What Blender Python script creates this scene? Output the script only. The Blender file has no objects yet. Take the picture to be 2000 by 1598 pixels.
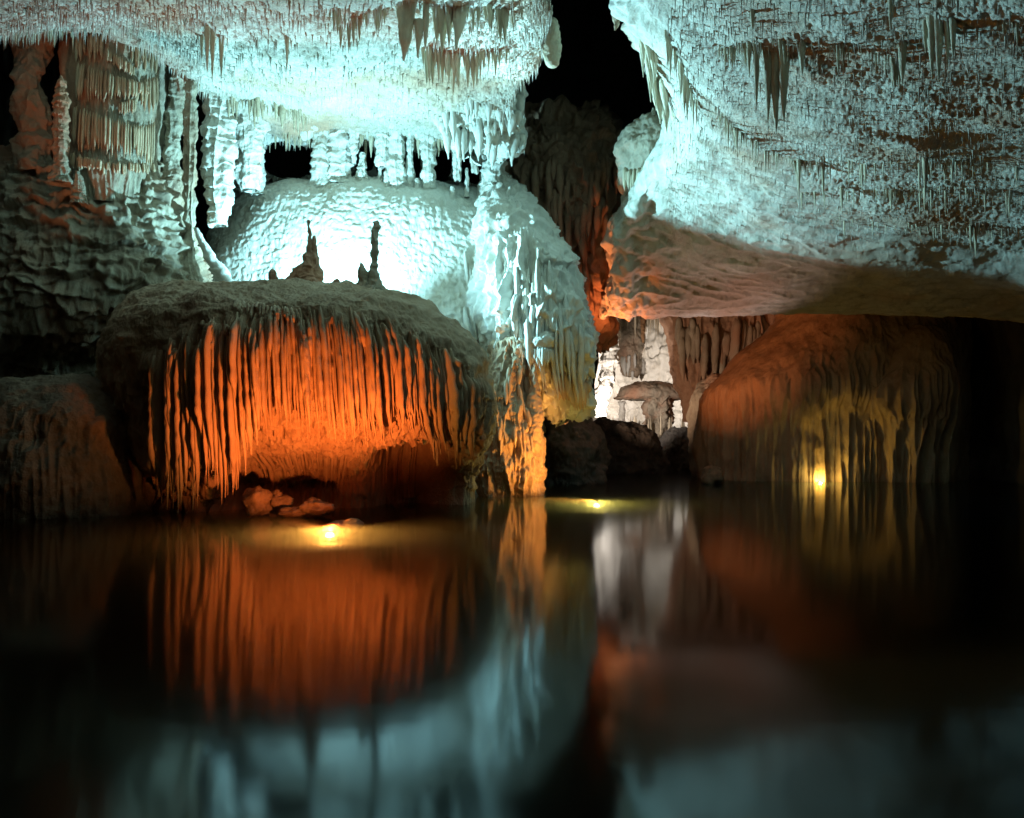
import bpy, math, random
import numpy as np
from mathutils import Vector, Matrix
from mathutils.kdtree import KDTree

random.seed(7)
rng = np.random.default_rng(11)
R = math.radians
scene = bpy.context.scene
C = scene.collection

# ------------------------------------------------------------------ camera
F, CX, HY, CH = 1700.0, 1000.0, 860.0, 2.5      # focal length, centre and horizon in 2000 x 1598 photo units; eye height (m)
cam = bpy.data.cameras.new('camera')
cam.sensor_fit = 'HORIZONTAL'; cam.sensor_width = 36.0
cam.lens = 36.0 * F / 2000.0
cam.shift_y = (HY - 799.0) / 2000.0
cam.clip_start = 0.1; cam.clip_end = 400
cam_o = bpy.data.objects.new('camera', cam)
cam_o.location = (0, 0, CH); cam_o.rotation_euler = (R(90), 0, 0)
C.objects.link(cam_o); scene.camera = cam_o

# ------------------------------------------------------------------ world: deep inside a cave, next to no ambient light
world = bpy.data.worlds.new('World'); scene.world = world
world.use_nodes = True
world.node_tree.nodes['Background'].inputs[0].default_value = (0.45, 0.7, 0.8, 1)
world.node_tree.nodes['Background'].inputs[1].default_value = 0.0012

vs = scene.view_settings
vs.view_transform = 'Standard'; vs.look = 'None'; vs.exposure = 0.0; vs.gamma = 1.0; vs.use_curve_mapping = False
cy = scene.cycles
cy.use_denoising = True
cy.max_bounces = 6; cy.diffuse_bounces = 3; cy.glossy_bounces = 3; cy.transmission_bounces = 2
cy.transparent_max_bounces = 8; cy.volume_bounces = 0
cy.sample_clamp_indirect = 3.0; cy.sample_clamp_direct = 0.0
cy.caustics_reflective = False; cy.caustics_refractive = False

# lamp colours
COOL = (0.35, 0.83, 1.0)
WARM = (1.0, 0.165, 0.036)
AMBER = (1.0, 0.35, 0.08)
YELLOW = (1.0, 0.60, 0.10)
WHITE = (1.0, 0.88, 0.80)

# ------------------------------------------------------------------ helpers
def W(px, py, Y):
    return np.array(((px - CX) / F * Y, Y, CH + (HY - py) / F * Y))

def project(P):
    P = np.asarray(P, float)
    return CX + P[..., 0] / P[..., 1] * F, HY - (P[..., 2] - CH) / P[..., 1] * F

def _hash(ix, iy, iz, seed):
    h = (ix * np.uint32(374761393) + iy * np.uint32(668265263) + iz * np.uint32(2147483647) + np.uint32(seed * 1274126177 & 0xffffffff))
    h = (h ^ (h >> np.uint32(13))) * np.uint32(1274126177)
    return h ^ (h >> np.uint32(16))

def noise(P, scale=1.0, seed=0):
    """gradient noise, about -1..1; scale is a number or a triple (per metre)"""
    q = np.asarray(P, np.float64) * np.asarray(scale, float) + 137.31 + seed * 17.13
    i = np.floor(q); f = q - i
    iu = i.astype(np.int64).astype(np.uint32)
    u = f * f * f * (f * (f * 6 - 15) + 10)
    res = 0
    with np.errstate(over='ignore'):
        for dx in (0, 1):
            wx = u[..., 0] if dx else 1 - u[..., 0]
            for dy in (0, 1):
                wy = u[..., 1] if dy else 1 - u[..., 1]
                for dz in (0, 1):
                    wz = u[..., 2] if dz else 1 - u[..., 2]
                    h = _hash(iu[..., 0] + np.uint32(dx), iu[..., 1] + np.uint32(dy), iu[..., 2] + np.uint32(dz), seed)
                    gx = (h & np.uint32(1023)).astype(float) / 511.5 - 1
                    gy = ((h >> np.uint32(10)) & np.uint32(1023)).astype(float) / 511.5 - 1
                    gz = ((h >> np.uint32(20)) & np.uint32(1023)).astype(float) / 511.5 - 1
                    res = res + wx * wy * wz * (gx * (f[..., 0] - dx) + gy * (f[..., 1] - dy) + gz * (f[..., 2] - dz))
    return res * 1.25

def fbm(P, scale, octaves=4, seed=0, gain=0.5):
    a, s, r = 1.0, np.asarray(scale, float), 0
    for k in range(octaves):
        r = r + a * noise(P, s, seed + k); a *= gain; s = s * 2.03
    return r

def ridge(P, scale, seed=0, power=2.0):
    return np.clip(1 - np.abs(noise(P, scale, seed)) * 1.8, 0, 1) ** power

def smooth(a, b, x):
    t = np.clip((x - a) / (b - a), 0, 1); return t * t * (3 - 2 * t)

def crom(K, t):
    """Catmull-Rom through rows of K (n, d) at parameters t in 0..n-1"""
    K = np.asarray(K, float); n = len(K)
    t = np.clip(t, 0, n - 1 - 1e-9); i = np.floor(t).astype(int); f = (t - i)[..., None]
    g = lambda k: K[np.clip(k, 0, n - 1)]
    p0, p1, p2, p3 = g(i - 1), g(i), g(i + 1), g(i + 2)
    return 0.5 * (2 * p1 + (p2 - p0) * f + (2 * p0 - 5 * p1 + 4 * p2 - p3) * f ** 2 + (3 * p1 - p0 - 3 * p2 + p3) * f ** 3)

def raw_mesh(name, V, Q=None, T=None, smooth_shade=True):
    V = np.asarray(V, np.float32).reshape(-1, 3)
    me = bpy.data.meshes.new(name)
    me.vertices.add(len(V)); me.vertices.foreach_set('co', V.ravel())
    nq = 0 if Q is None else len(Q); nt = 0 if T is None else len(T)
    loops = np.concatenate([np.asarray(Q, np.int32).ravel() if nq else np.zeros(0, np.int32),
                            np.asarray(T, np.int32).ravel() if nt else np.zeros(0, np.int32)])
    starts = np.concatenate([np.arange(nq) * 4, nq * 4 + np.arange(nt) * 3]).astype(np.int32)
    me.loops.add(len(loops)); me.loops.foreach_set('vertex_index', loops)
    me.polygons.add(nq + nt); me.polygons.foreach_set('loop_start', starts)
    me.polygons.foreach_set('use_smooth', np.full(nq + nt, smooth_shade))
    me.update(calc_edges=True)
    return me

def grid_quads(m, n, wrap=False):
    i = np.arange(m - 1)[:, None]; j = np.arange(n if wrap else n - 1)[None, :]
    j2 = (j + 1) % n
    return np.stack([i * n + j, (i + 1) * n + j, (i + 1) * n + j2, i * n + j2], -1).reshape(-1, 4)

def link(name, me, mat=None, parent=None, loc=None):
    o = bpy.data.objects.new(name, me); C.objects.link(o)
    if mat is not None: me.materials.append(mat)
    if parent is not None: o.parent = parent
    if loc is not None: o.location = loc
    return o

def tag(o, label=None, cat=None, group=None, kind=None):
    if label: o['label'] = label
    if cat: o['category'] = cat
    if group: o['group'] = group
    if kind: o['kind'] = kind
    return o

def thing(name, label, cat, loc, group=None):
    o = bpy.data.objects.new(name, None); C.objects.link(o)
    o.location = Vector(loc); o.empty_display_size = 0.3
    return tag(o, label, cat, group)

def grid_normals(P, wrap):
    if wrap:
        dj = np.roll(P, -1, 1) - np.roll(P, 1, 1)
    else:
        dj = np.gradient(P, axis=1)
    di = np.gradient(P, axis=0)
    N = np.cross(dj, di); L = np.linalg.norm(N, axis=-1, keepdims=True)
    return N / np.maximum(L, 1e-9)

class Body:
    """an upright rock body of stacked oval sections; rows from the top down: (py, left px, right px, centre depth, half depth)"""
    def __init__(self, rows, m, n, disp=None, power=2.0, bias=0.62, cap=True):
        K = []
        for (py, xl, xr, Yc, ry) in rows:
            a, b = W(xl, py, Yc), W(xr, py, Yc)
            K.append((a[2], (a[0] + b[0]) / 2, Yc, (b[0] - a[0]) / 2, ry))
        if cap:
            K.insert(0, (K[0][0] + 0.02, K[0][1], K[0][2], 0.02, 0.02))
        K = np.array(K)
        seg = np.linalg.norm(np.diff(K[:, [0, 3, 4]], axis=0), axis=1) + 0.3
        cum = np.concatenate([[0], np.cumsum(seg)])
        t = np.interp(np.linspace(0, cum[-1], m), cum, np.arange(len(K)))
        S = crom(K, t); S[:, 3:] = np.maximum(S[:, 3:], 0.01)
        s = np.arange(n) / n; th = 2 * np.pi * s - bias * np.sin(2 * np.pi * s)
        e = 2.0 / power
        c, sn = np.sin(th), -np.cos(th)                     # th = 0 faces the viewer (-Y)
        ex, ey = np.sign(c) * np.abs(c) ** e, np.sign(sn) * np.abs(sn) ** e
        P = np.empty((m, n, 3))
        P[..., 0] = S[:, 1, None] + S[:, 3, None] * ex
        P[..., 1] = S[:, 2, None] + S[:, 4, None] * ey
        P[..., 2] = S[:, 0, None]
        N = grid_normals(P, True)
        ctr = np.stack([S[:, 1], S[:, 2]], -1)
        out = P[..., :2] - ctr[:, None, :]
        if np.mean(N[..., 0] * out[..., 0] + N[..., 1] * out[..., 1]) < 0: N = -N
        if disp is not None:
            d = disp(P, N)
            P = P + N * d[..., None]
        self.P, self.N, self.th, self.m, self.n = P, N, th, m, n
        self.px, self.py = project(P)
        self.base = np.array((S[-1, 1], S[-1, 2], S[-1, 0]))
    def mesh(self, name, origin=(0, 0, 0)):
        V = self.P.reshape(-1, 3) - np.asarray(origin)
        return raw_mesh(name, V, grid_quads(self.m, self.n, True)[:, ::-1])
    def find(self, px, py):
        d = (self.px - px) ** 2 + (self.py - py) ** 2
        d = np.where((np.cos(self.th) > 0.0)[None, :], d, 1e9)
        return np.unravel_index(np.argmin(d), d.shape)

def tube_mesh(path, rad, flat=None, k=9, seed=0, wob=0.18, origin=(0, 0, 0), name='tube', side=None, freq=2.2):
    """a hanging or standing rock spike: path (n,3), radius (n,), flat = (n,) depth factor along `side`"""
    path = np.asarray(path, float); n = len(path); rad = np.asarray(rad, float)
    a = np.linspace(0, 2 * np.pi, k, endpoint=False)
    if side is None: side = np.array((0.0, -1.0, 0.0))
    tang = np.array((-side[1], side[0], 0.0))
    fl = np.ones(n) if flat is None else np.asarray(flat)
    P = path[:, None, :] + rad[:, None, None] * (np.cos(a)[None, :, None] * tang + (np.sin(a)[None, :] * fl[:, None])[..., None] * side)
    d = noise(P, freq, seed) * wob + noise(P, freq * 3, seed + 5) * wob * 0.6
    P = P + (P - path[:, None, :]) * d[..., None] * 2.0
    V = np.concatenate([P.reshape(-1, 3), path[:1], path[-1:]]) - np.asarray(origin)
    T = []
    for j in range(k):
        T.append((n * k, j, (j + 1) % k)); T.append((n * k + 1, (n - 1) * k + (j + 1) % k, (n - 1) * k + j))
    return raw_mesh(name, V, grid_quads(n, k, True), T)

def drapery(body, px, py0, py1, w, parent, origin, mat, depth=1.7, seed=0, name='drapery_fold', taper=0.35, hang=True, proud=0.3, npts=26):
    """one fold of flowstone that starts on a body at (px, py0), follows it down and hangs free to height py1"""
    i, j = body.find(px, py0)
    col = body.P[i:, j]
    cyc = body.base[:2]
    out0 = col[0, :2] - cyc; out0 = out0 / (np.linalg.norm(out0) + 1e-6)
    tan0 = np.array((-out0[1], out0[0]))
    z0 = col[0, 2]; z1 = min(W(px, py1, col[0, 1])[2], z0 - 0.1)
    zs = np.linspace(z0, z1, npts)
    order = np.argsort(col[:, 2])
    rr = np.interp(zs, col[order, 2], ((col[:, :2] - cyc) @ out0)[order])
    tt = np.interp(zs, col[order, 2], ((col[:, :2] - cyc) @ tan0)[order])
    def sm(v, k=9):
        return np.convolve(np.pad(v, k // 2, mode='edge'), np.ones(k) / k, 'valid')
    if hang:
        rm = np.maximum.accumulate(rr); rr = rm - 0.2 * (rm - rr)
    rr = sm(rr); tt = sm(tt) * 0.5 + tt[0] * 0.5
    t = np.linspace(0, 1, npts)
    jit = noise(np.stack([t * 2.2, t * 0 + seed * 3.1, t * 0], -1), 1.0, 3) * w * 0.5 * np.minimum(1, (z0 - z1) / 2)
    rr = rr + w * proud; tt = tt + jit
    path = np.concatenate([cyc + rr[:, None] * out0 + tt[:, None] * tan0, zs[:, None]], 1)
    corr = 1 + 0.16 * noise(np.stack([zs * 5.5, zs * 0 + seed, zs * 0], -1), 1.0, 8)
    rad = w * np.minimum(0.3 + t * 5, 1) * (1 - smooth(1 - taper, 1.0, t) * 0.88) * corr
    side = np.array((out0[0], out0[1], 0))
    me = tube_mesh(path, rad, np.full(npts, depth), 8, seed, 0.12, origin, name, side)
    return link(name, me, mat, parent)

def tiers(P, amp, f=0.9, seed=0, slant=0.0, fringe=5.0):
    """skirts of flowstone: each tier flares downwards, then steps back in, its rim cut into a fringe"""
    ph = P[..., 2] * f + slant * P[..., 0] + 0.95 * noise(P, 0.6, seed) + 0.6 * noise(P, 1.7, seed + 1)
    fr = ph - np.floor(ph)
    fri = 0.55 + 0.45 * ridge(P, (fringe, fringe, fringe * 0.06), seed + 2, 1.0)
    return amp * ((1 - fr) ** 1.4 * smooth(0.0, 0.12, fr) * fri)

# ------------------------------------------------------------------ materials
def rock(name, light, mid, dark, rough=0.7, scale=0.5, bump=0.5, streak=0.0, rust=None, spec=0.35, fine=14.0):
    m = bpy.data.materials.new(name); m.use_nodes = True
    nt = m.node_tree; n = nt.nodes; L = nt.links
    b = n['Principled BSDF']; b.inputs['Roughness'].default_value = rough
    b.inputs['Specular IOR Level'].default_value = spec
    geo = n.new('ShaderNodeNewGeometry')
    mp = n.new('ShaderNodeMapping'); mp.inputs['Scale'].default_value = (1, 1, 1 - 0.85 * streak)
    L.new(geo.outputs['Position'], mp.inputs['Vector'])
    n1 = n.new('ShaderNodeTexNoise'); n1.inputs['Scale'].default_value = scale; n1.inputs['Detail'].default_value = 9; n1.inputs['Roughness'].default_value = 0.72
    L.new(mp.outputs[0], n1.inputs['Vector'])
    r1 = n.new('ShaderNodeValToRGB'); e = r1.color_ramp.elements
    e[0].position = 0.30; e[0].color = (*dark, 1); e[1].position = 0.68; e[1].color = (*light, 1)
    x = e.new(0.48); x.color = (*mid, 1)
    L.new(n1.outputs['Fac'], r1.inputs['Fac'])
    col = r1.outputs['Color']
    if rust is not None:
        n2 = n.new('ShaderNodeTexNoise'); n2.inputs['Scale'].default_value = 0.22; n2.inputs['Detail'].default_value = 5
        mp2 = n.new('ShaderNodeMapping'); mp2.inputs['Location'].default_value = (31, 7, 3); mp2.inputs['Scale'].default_value = (1, 1, 0.5)
        L.new(geo.outputs['Position'], mp2.inputs['Vector']); L.new(mp2.outputs[0], n2.inputs['Vector'])
        r2 = n.new('ShaderNodeValToRGB'); r2.color_ramp.elements[0].position = 0.5; r2.color_ramp.elements[1].position = 0.68
        L.new(n2.outputs['Fac'], r2.inputs['Fac'])
        mx = n.new('ShaderNodeMix'); mx.data_type = 'RGBA'
        mx.inputs['B'].default_value = (*rust, 1)
        L.new(r2.outputs['Color'], mx.inputs['Factor']); L.new(col, mx.inputs['A'])
        col = mx.outputs['Result']
    L.new(col, b.inputs['Base Color'])
    n3 = n.new('ShaderNodeTexNoise'); n3.inputs['Scale'].default_value = fine; n3.inputs['Detail'].default_value = 6; n3.inputs['Roughness'].default_value = 0.7
    mp3 = n.new('ShaderNodeMapping'); mp3.inputs['Scale'].default_value = (1, 1, 1 - 0.6 * streak)
    L.new(geo.outputs['Position'], mp3.inputs['Vector']); L.new(mp3.outputs[0], n3.inputs['Vector'])
    bp = n.new('ShaderNodeBump'); bp.inputs['Strength'].default_value = bump; bp.inputs['Distance'].default_value = 0.12
    L.new(n3.outputs['Fac'], bp.inputs['Height']); L.new(bp.outputs['Normal'], b.inputs['Normal'])
    return m

M = {}
M['ceiling'] = rock('ceiling_calcite', (0.66, 0.63, 0.55), (0.52, 0.48, 0.40), (0.30, 0.25, 0.18), 0.8, 0.9, 0.7, rust=(0.46, 0.32, 0.22))
M['smooth_ceiling'] = rock('smooth_limestone', (0.50, 0.44, 0.40), (0.40, 0.33, 0.29), (0.28, 0.21, 0.17), 0.8, 0.5, 0.7)
M['white'] = rock('white_flowstone', (0.70, 0.68, 0.62), (0.62, 0.59, 0.52), (0.42, 0.37, 0.29), 0.62, 0.6, 0.5, 0.6)
M['dome'] = rock('tan_flowstone', (0.50, 0.37, 0.25), (0.42, 0.29, 0.18), (0.24, 0.15, 0.09), 0.7, 0.8, 0.7, 0.6)
M['fold'] = rock('drapery_calcite', (0.56, 0.42, 0.28), (0.47, 0.33, 0.21), (0.30, 0.19, 0.11), 0.55, 1.2, 0.45, 0.8)
M['straw'] = rock('stalactite_calcite', (0.60, 0.53, 0.40), (0.46, 0.38, 0.26), (0.26, 0.20, 0.13), 0.6, 1.0, 0.5, 0.85)
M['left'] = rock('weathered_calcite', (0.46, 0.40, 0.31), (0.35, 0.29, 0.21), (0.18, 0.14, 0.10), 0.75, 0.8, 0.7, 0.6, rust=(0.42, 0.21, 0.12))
M['red'] = rock('rusty_limestone', (0.46, 0.30, 0.20), (0.36, 0.21, 0.13), (0.18, 0.11, 0.07), 0.8, 0.8, 0.8, 0.4)
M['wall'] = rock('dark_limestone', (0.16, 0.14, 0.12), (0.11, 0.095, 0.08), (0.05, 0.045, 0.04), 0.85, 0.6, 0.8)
M['boulder'] = rock('wet_boulder_shaded_mound', (0.32, 0.24, 0.17), (0.24, 0.17, 0.11), (0.10, 0.07, 0.05), 0.5, 1.4, 0.8)
M['bed'] = rock('lake_mud', (0.20, 0.18, 0.10), (0.15, 0.13, 0.07), (0.08, 0.07, 0.04), 0.9, 0.5, 0.4)

def plain(name, col, rough=0.5, metal=0.0, emit=None, strength=0):
    m = bpy.data.materials.new(name); m.use_nodes = True; b = m.node_tree.nodes['Principled BSDF']
    b.inputs['Base Color'].default_value = (*col, 1); b.inputs['Roughness'].default_value = rough; b.inputs['Metallic'].default_value = metal
    if emit: b.inputs['Emission Color'].default_value = (*emit, 1); b.inputs['Emission Strength'].default_value = strength
    return m
M['metal'] = plain('lamp_housing', (0.06, 0.06, 0.06), 0.45, 0.8)

# ------------------------------------------------------------------ water
def water_material():
    m = bpy.data.materials.new('still_lake_water'); m.use_nodes = True
    nt = m.node_tree; n = nt.nodes; L = nt.links
    for x in list(n): n.remove(x)
    out = n.new('ShaderNodeOutputMaterial')
    gl = n.new('ShaderNodeBsdfGlossy'); gl.inputs['Roughness'].default_value = 0.09; gl.inputs['Color'].default_value = (0.74, 0.78, 0.82, 1)
    tr = n.new('ShaderNodeBsdfTransparent'); tr.inputs['Color'].default_value = (0.82, 0.88, 0.75, 1)
    fr = n.new('ShaderNodeFresnel'); fr.inputs['IOR'].default_value = 1.33
    mx = n.new('ShaderNodeMixShader')
    geo = n.new('ShaderNodeNewGeometry')
    mp = n.new('ShaderNodeMapping'); mp.inputs['Scale'].default_value = (0.5, 1.6, 1)
    n1 = n.new('ShaderNodeTexNoise'); n1.inputs['Scale'].default_value = 1.4; n1.inputs['Detail'].default_value = 4
    bp = n.new('ShaderNodeBump'); bp.inputs['Strength'].default_value = 0.035; bp.inputs['Distance'].default_value = 0.03
    L.new(geo.outputs['Position'], mp.inputs['Vector']); L.new(mp.outputs[0], n1.inputs['Vector'])
    L.new(n1.outputs['Fac'], bp.inputs['Height']); L.new(bp.outputs['Normal'], gl.inputs['Normal'])
    L.new(fr.outputs[0], mx.inputs[0]); L.new(tr.outputs[0], mx.inputs[1]); L.new(gl.outputs[0], mx.inputs[2])
    L.new(mx.outputs[0], out.inputs['Surface'])
    ab = n.new('ShaderNodeVolumeAbsorption'); ab.inputs['Color'].default_value = (0.55, 0.72, 0.35, 1); ab.inputs['Density'].default_value = 0.15
    sc = n.new('ShaderNodeVolumeScatter'); sc.inputs['Color'].default_value = (0.85, 0.9, 0.6, 1); sc.inputs['Density'].default_value = 0.38; sc.inputs['Anisotropy'].default_value = 0.0
    ad = n.new('ShaderNodeAddShader'); L.new(ab.outputs[0], ad.inputs[0]); L.new(sc.outputs[0], ad.inputs[1])
    L.new(ad.outputs[0], out.inputs['Volume'])
    return m
x0, x1, y0, y1, zb = -60, 60, -12, 150, -4.0
V = [(x0, y0, 0), (x1, y0, 0), (x1, y1, 0), (x0, y1, 0), (x0, y0, zb), (x1, y0, zb), (x1, y1, zb), (x0, y1, zb)]
Q = [(0, 1, 2, 3), (7, 6, 5, 4), (0, 4, 5, 1), (1, 5, 6, 2), (2, 6, 7, 3), (3, 7, 4, 0)]
tag(link('lake_water', raw_mesh('lake_water', V, Q, smooth_shade=False), water_material()), 'still dark cave lake mirroring the lit rock', kind='structure')
gx, gy = np.meshgrid(np.linspace(-58, 58, 260), np.linspace(-11, 148, 360))
P = np.stack([gx, gy, gx * 0], -1); glow_shelf = np.zeros_like(gx)
for (sx, sy, sr) in ((-5.2, 26.5, 7.5), (2.4, 37.5, 6.0), (18.3, 52.5, 6.0)): glow_shelf = np.maximum(glow_shelf, smooth(sr, sr * 0.45, np.hypot(gx - sx, gy - sy)))  # shallow shelves added round the lamps to flatten their glow in the water
P[..., 2] = (-3.0 + 0.5 * fbm(P, 0.12, 4, 3)) * (1 - glow_shelf) + glow_shelf * (-0.42 + 0.06 * fbm(P, 0.6, 3, 4))
tag(link('lake_bed', raw_mesh('lake_bed', P, grid_quads(360, 260)[:, ::-1]), M['bed']), 'muddy bed under the lake', kind='structure')

# ------------------------------------------------------------------ lamps
def lamp(name, label, loc, aim, power, color, size=150, blend=0.4, radius=0.12, housing=0.16, lens_strength=0.0, group=None, globe=False, glow=0):
    loc = Vector(loc); d = (Vector(aim) - loc).normalized()
    root = thing(name, label, 'lamp', loc, group)
    q = d.to_track_quat('-Z', 'Y').to_matrix()
    if globe: q = Matrix(((1, 0, 0), (0, 1, 0), (0, 0, 1))) @ Matrix.Rotation(math.pi, 3, 'X')
    a = np.linspace(0, 2 * np.pi, 16, endpoint=False)
    prof = [(0.35, 0.30), (0.75, 0.26), (1.0, 0.10), (1.0, 0.0), (0.9, 0.0), (0.86, 0.05)]       # behind the lens: +z
    V = []
    for r_, z_ in prof:
        for t in a: V.append(q @ Vector((r_ * housing * math.cos(t), r_ * housing * math.sin(t), z_ * housing * 3 + 0.02)))
    V.append(q @ Vector((0, 0, 0.30 * housing * 3 + 0.02)))
    me = raw_mesh('housing', np.array([tuple(v) for v in V]), grid_quads(len(prof), 16, True), [(len(V) - 1, (j + 1) % 16, j) for j in range(16)])
    link('housing', me, M['metal'], root)
    lens = [(0.86 * housing * math.cos(t), 0.86 * housing * math.sin(t), 0.05 * housing * 3 + 0.021) for t in a]
    LV = np.array([tuple(q @ Vector(v)) for v in lens] + [tuple(q @ Vector((0, 0, 0.04)))])
    lm = plain('lamp_glass_' + name, (0.8, 0.8, 0.8), 0.2, 0.0, color, lens_strength)
    if globe:
        u, v = np.meshgrid(a, np.linspace(0.05, np.pi * 0.5, 7))
        GV = housing * 0.62 * np.stack([np.cos(u) * np.sin(v), np.sin(u) * np.sin(v), np.cos(v)], -1) + np.array((0, 0, housing * 0.15))
        link('lens', raw_mesh('lens', GV, grid_quads(7, 16, True)), lm, root)
    else:
        link('lens', raw_mesh('lens', LV, None, [(16, j, (j + 1) % 16) for j in range(16)]), lm, root)
    ld = bpy.data.lights.new(name + '_light', 'SPOT'); ld.energy = power; ld.color = color
    ld.spot_size = R(size); ld.spot_blend = blend; ld.shadow_soft_size = radius
    lo = bpy.data.objects.new('lamp_light', ld); C.objects.link(lo); lo.parent = root
    lo.rotation_euler = d.to_track_quat('-Z', 'Y').to_euler(); lo.location = d * 0.05 + Vector((0, 0, housing * 0.8 if globe else 0))
    if glow:
        gd = bpy.data.lights.new(name + '_glow', 'POINT'); gd.energy = glow; gd.color = (1.0, min(0.72, color[1] * 2.3), color[2] * 2.4); gd.shadow_soft_size = housing * 0.5
        go = bpy.data.objects.new('lamp_light', gd); C.objects.link(go); go.parent = root; go.location = (0, -0.25, 0.14)
    return root

def Wz(px, Y, z): return ((px - CX) / F * Y, Y, z)

lamp('floodlight', 'cool white floodlight hidden behind the orange dome, aimed at the white flowstone', Wz(640, 38.2, 8.7), W(690, 150, 41.5), 14500, COOL, 178, 0.4, 0.22, 0.3)
lamp('floodlight', 'cool white floodlight behind the orange dome, turned towards the right ceiling', Wz(690, 38.9, 8.9), W(1760, 230, 27), 34000, COOL, 106, 0.8, 0.22, 0.3)
lamp('underwater_lamp', 'amber underwater lamp glowing in front of the orange dome', Wz(645, 25.0, -0.3), W(600, 810, 29.5), 3700, WARM, 96, 0.5, 0.12, 0.22, 30, 'underwater lamps', globe=True, glow=1000)
lamp('underwater_lamp', 'amber underwater lamp glowing beside the lone orange column', Wz(1165, 36.2, -0.3), W(985, 870, 39.5), 3800, AMBER, 74, 0.7, 0.12, 0.22, 30, 'underwater lamps', globe=True, glow=600)
lamp('underwater_lamp', 'yellow underwater lamp inside the arch of the right dome', Wz(1600, 51.8, -0.2), W(1640, 910, 54.5), 270, YELLOW, 165, 0.3, 0.12, 0.22, 20, 'underwater lamps', globe=True, glow=120)
lamp('floodlight', 'warm white floodlight in the far chamber, behind its canopy', W(1282, 764, 86), W(1260, 650, 92), 6500, WHITE, 175, 0.3, 0.3, 0.3)
lamp('floodlight', 'added warm white fill lamp on the rock bank, aimed at the far column', W(1178, 824, 70.5), W(1215, 700, 78), 4500, WHITE, 130, 0.5, 0.3, 0.3)  # second far light, added to lift the column and the canopy front
lamp('floodlight', 'added warm white fill lamp behind the pale shore rock, aimed at the low ceiling', Wz(1392, 51.2, 0.7), W(1340, 500, 43), 3200, (1.0, 0.70, 0.66), 70, 0.9, 0.2, 0.2)  # invented source that brightens the lip of the low ceiling
lamp('floodlight', 'added amber fill lamp hidden behind the lone column, aimed at the right dome', W(1030, 880, 42.4), W(1398, 715, 53), 8500, (1.0, 0.30, 0.10), 33, 1.0, 0.2, 0.2)  # added because the underwater lamp is too weak at this distance
lamp('floodlight', 'added amber fill lamp behind the cascade flank, aimed up at the rusty middle wall', W(1105, 768, 46.8), W(1180, 440, 48.5), 7000, (1.0, 0.27, 0.08), 88, 0.9, 0.2, 0.2)  # extra source boosting the orange light thrown up by the underwater lamp
lamp('floodlight', 'added warm white fill lamp behind the left rock bank, aimed at the far curtain', W(1150, 850, 57.5), W(1400, 690, 68), 3800, (1.0, 0.66, 0.45), 64, 0.9, 0.2, 0.2)  # no known lamp here; put in to brighten the curtain
lamp('floodlight', 'added unseen amber fill lamp beyond the left picture edge, aimed at the draperies', Wz(-90, 28.0, 3.6), W(200, 165, 36.6), 2300, (1.0, 0.36, 0.16), 30, 0.8, 0.2, 0.2)  # out of view, added to warm the upper left draperies

# ------------------------------------------------------------------ ceilings
class Sheet:
    """a rock sheet from a net of control points (px, py, depth): columns across, nodes down"""
    def __init__(self, cols, m, n, disp, flip=1):
        K = np.array([[W(*p) for p in c] for c in cols])          # (ncol, nnode, 3)
        nc, nn = K.shape[:2]
        u = np.linspace(0, nc - 1, n); v = np.linspace(0, nn - 1, m)
        A = np.stack([crom(K[:, k], u) for k in range(nn)], 0)     # (nn, n, 3)
        P = crom(A.reshape(nn, -1), v).reshape(m, n, 3)
        N = grid_normals(P, False) * flip
        self.P = P + N * disp(P, N)[..., None]
        self.N = N; self.m, self.n = m, n
        self.px, self.py = project(self.P)
        self.kd = KDTree(m * n)
        for k, (a, b) in enumerate(zip(self.px.ravel(), self.py.ravel())): self.kd.insert((a, b, 0), k)
        self.kd.balance()
    def at(self, px, py):
        return self.P.reshape(-1, 3)[self.kd.find((px, py, 0))[1]]
    def mesh(self, name):
        return raw_mesh(name, self.P, grid_quads(self.m, self.n))

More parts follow.
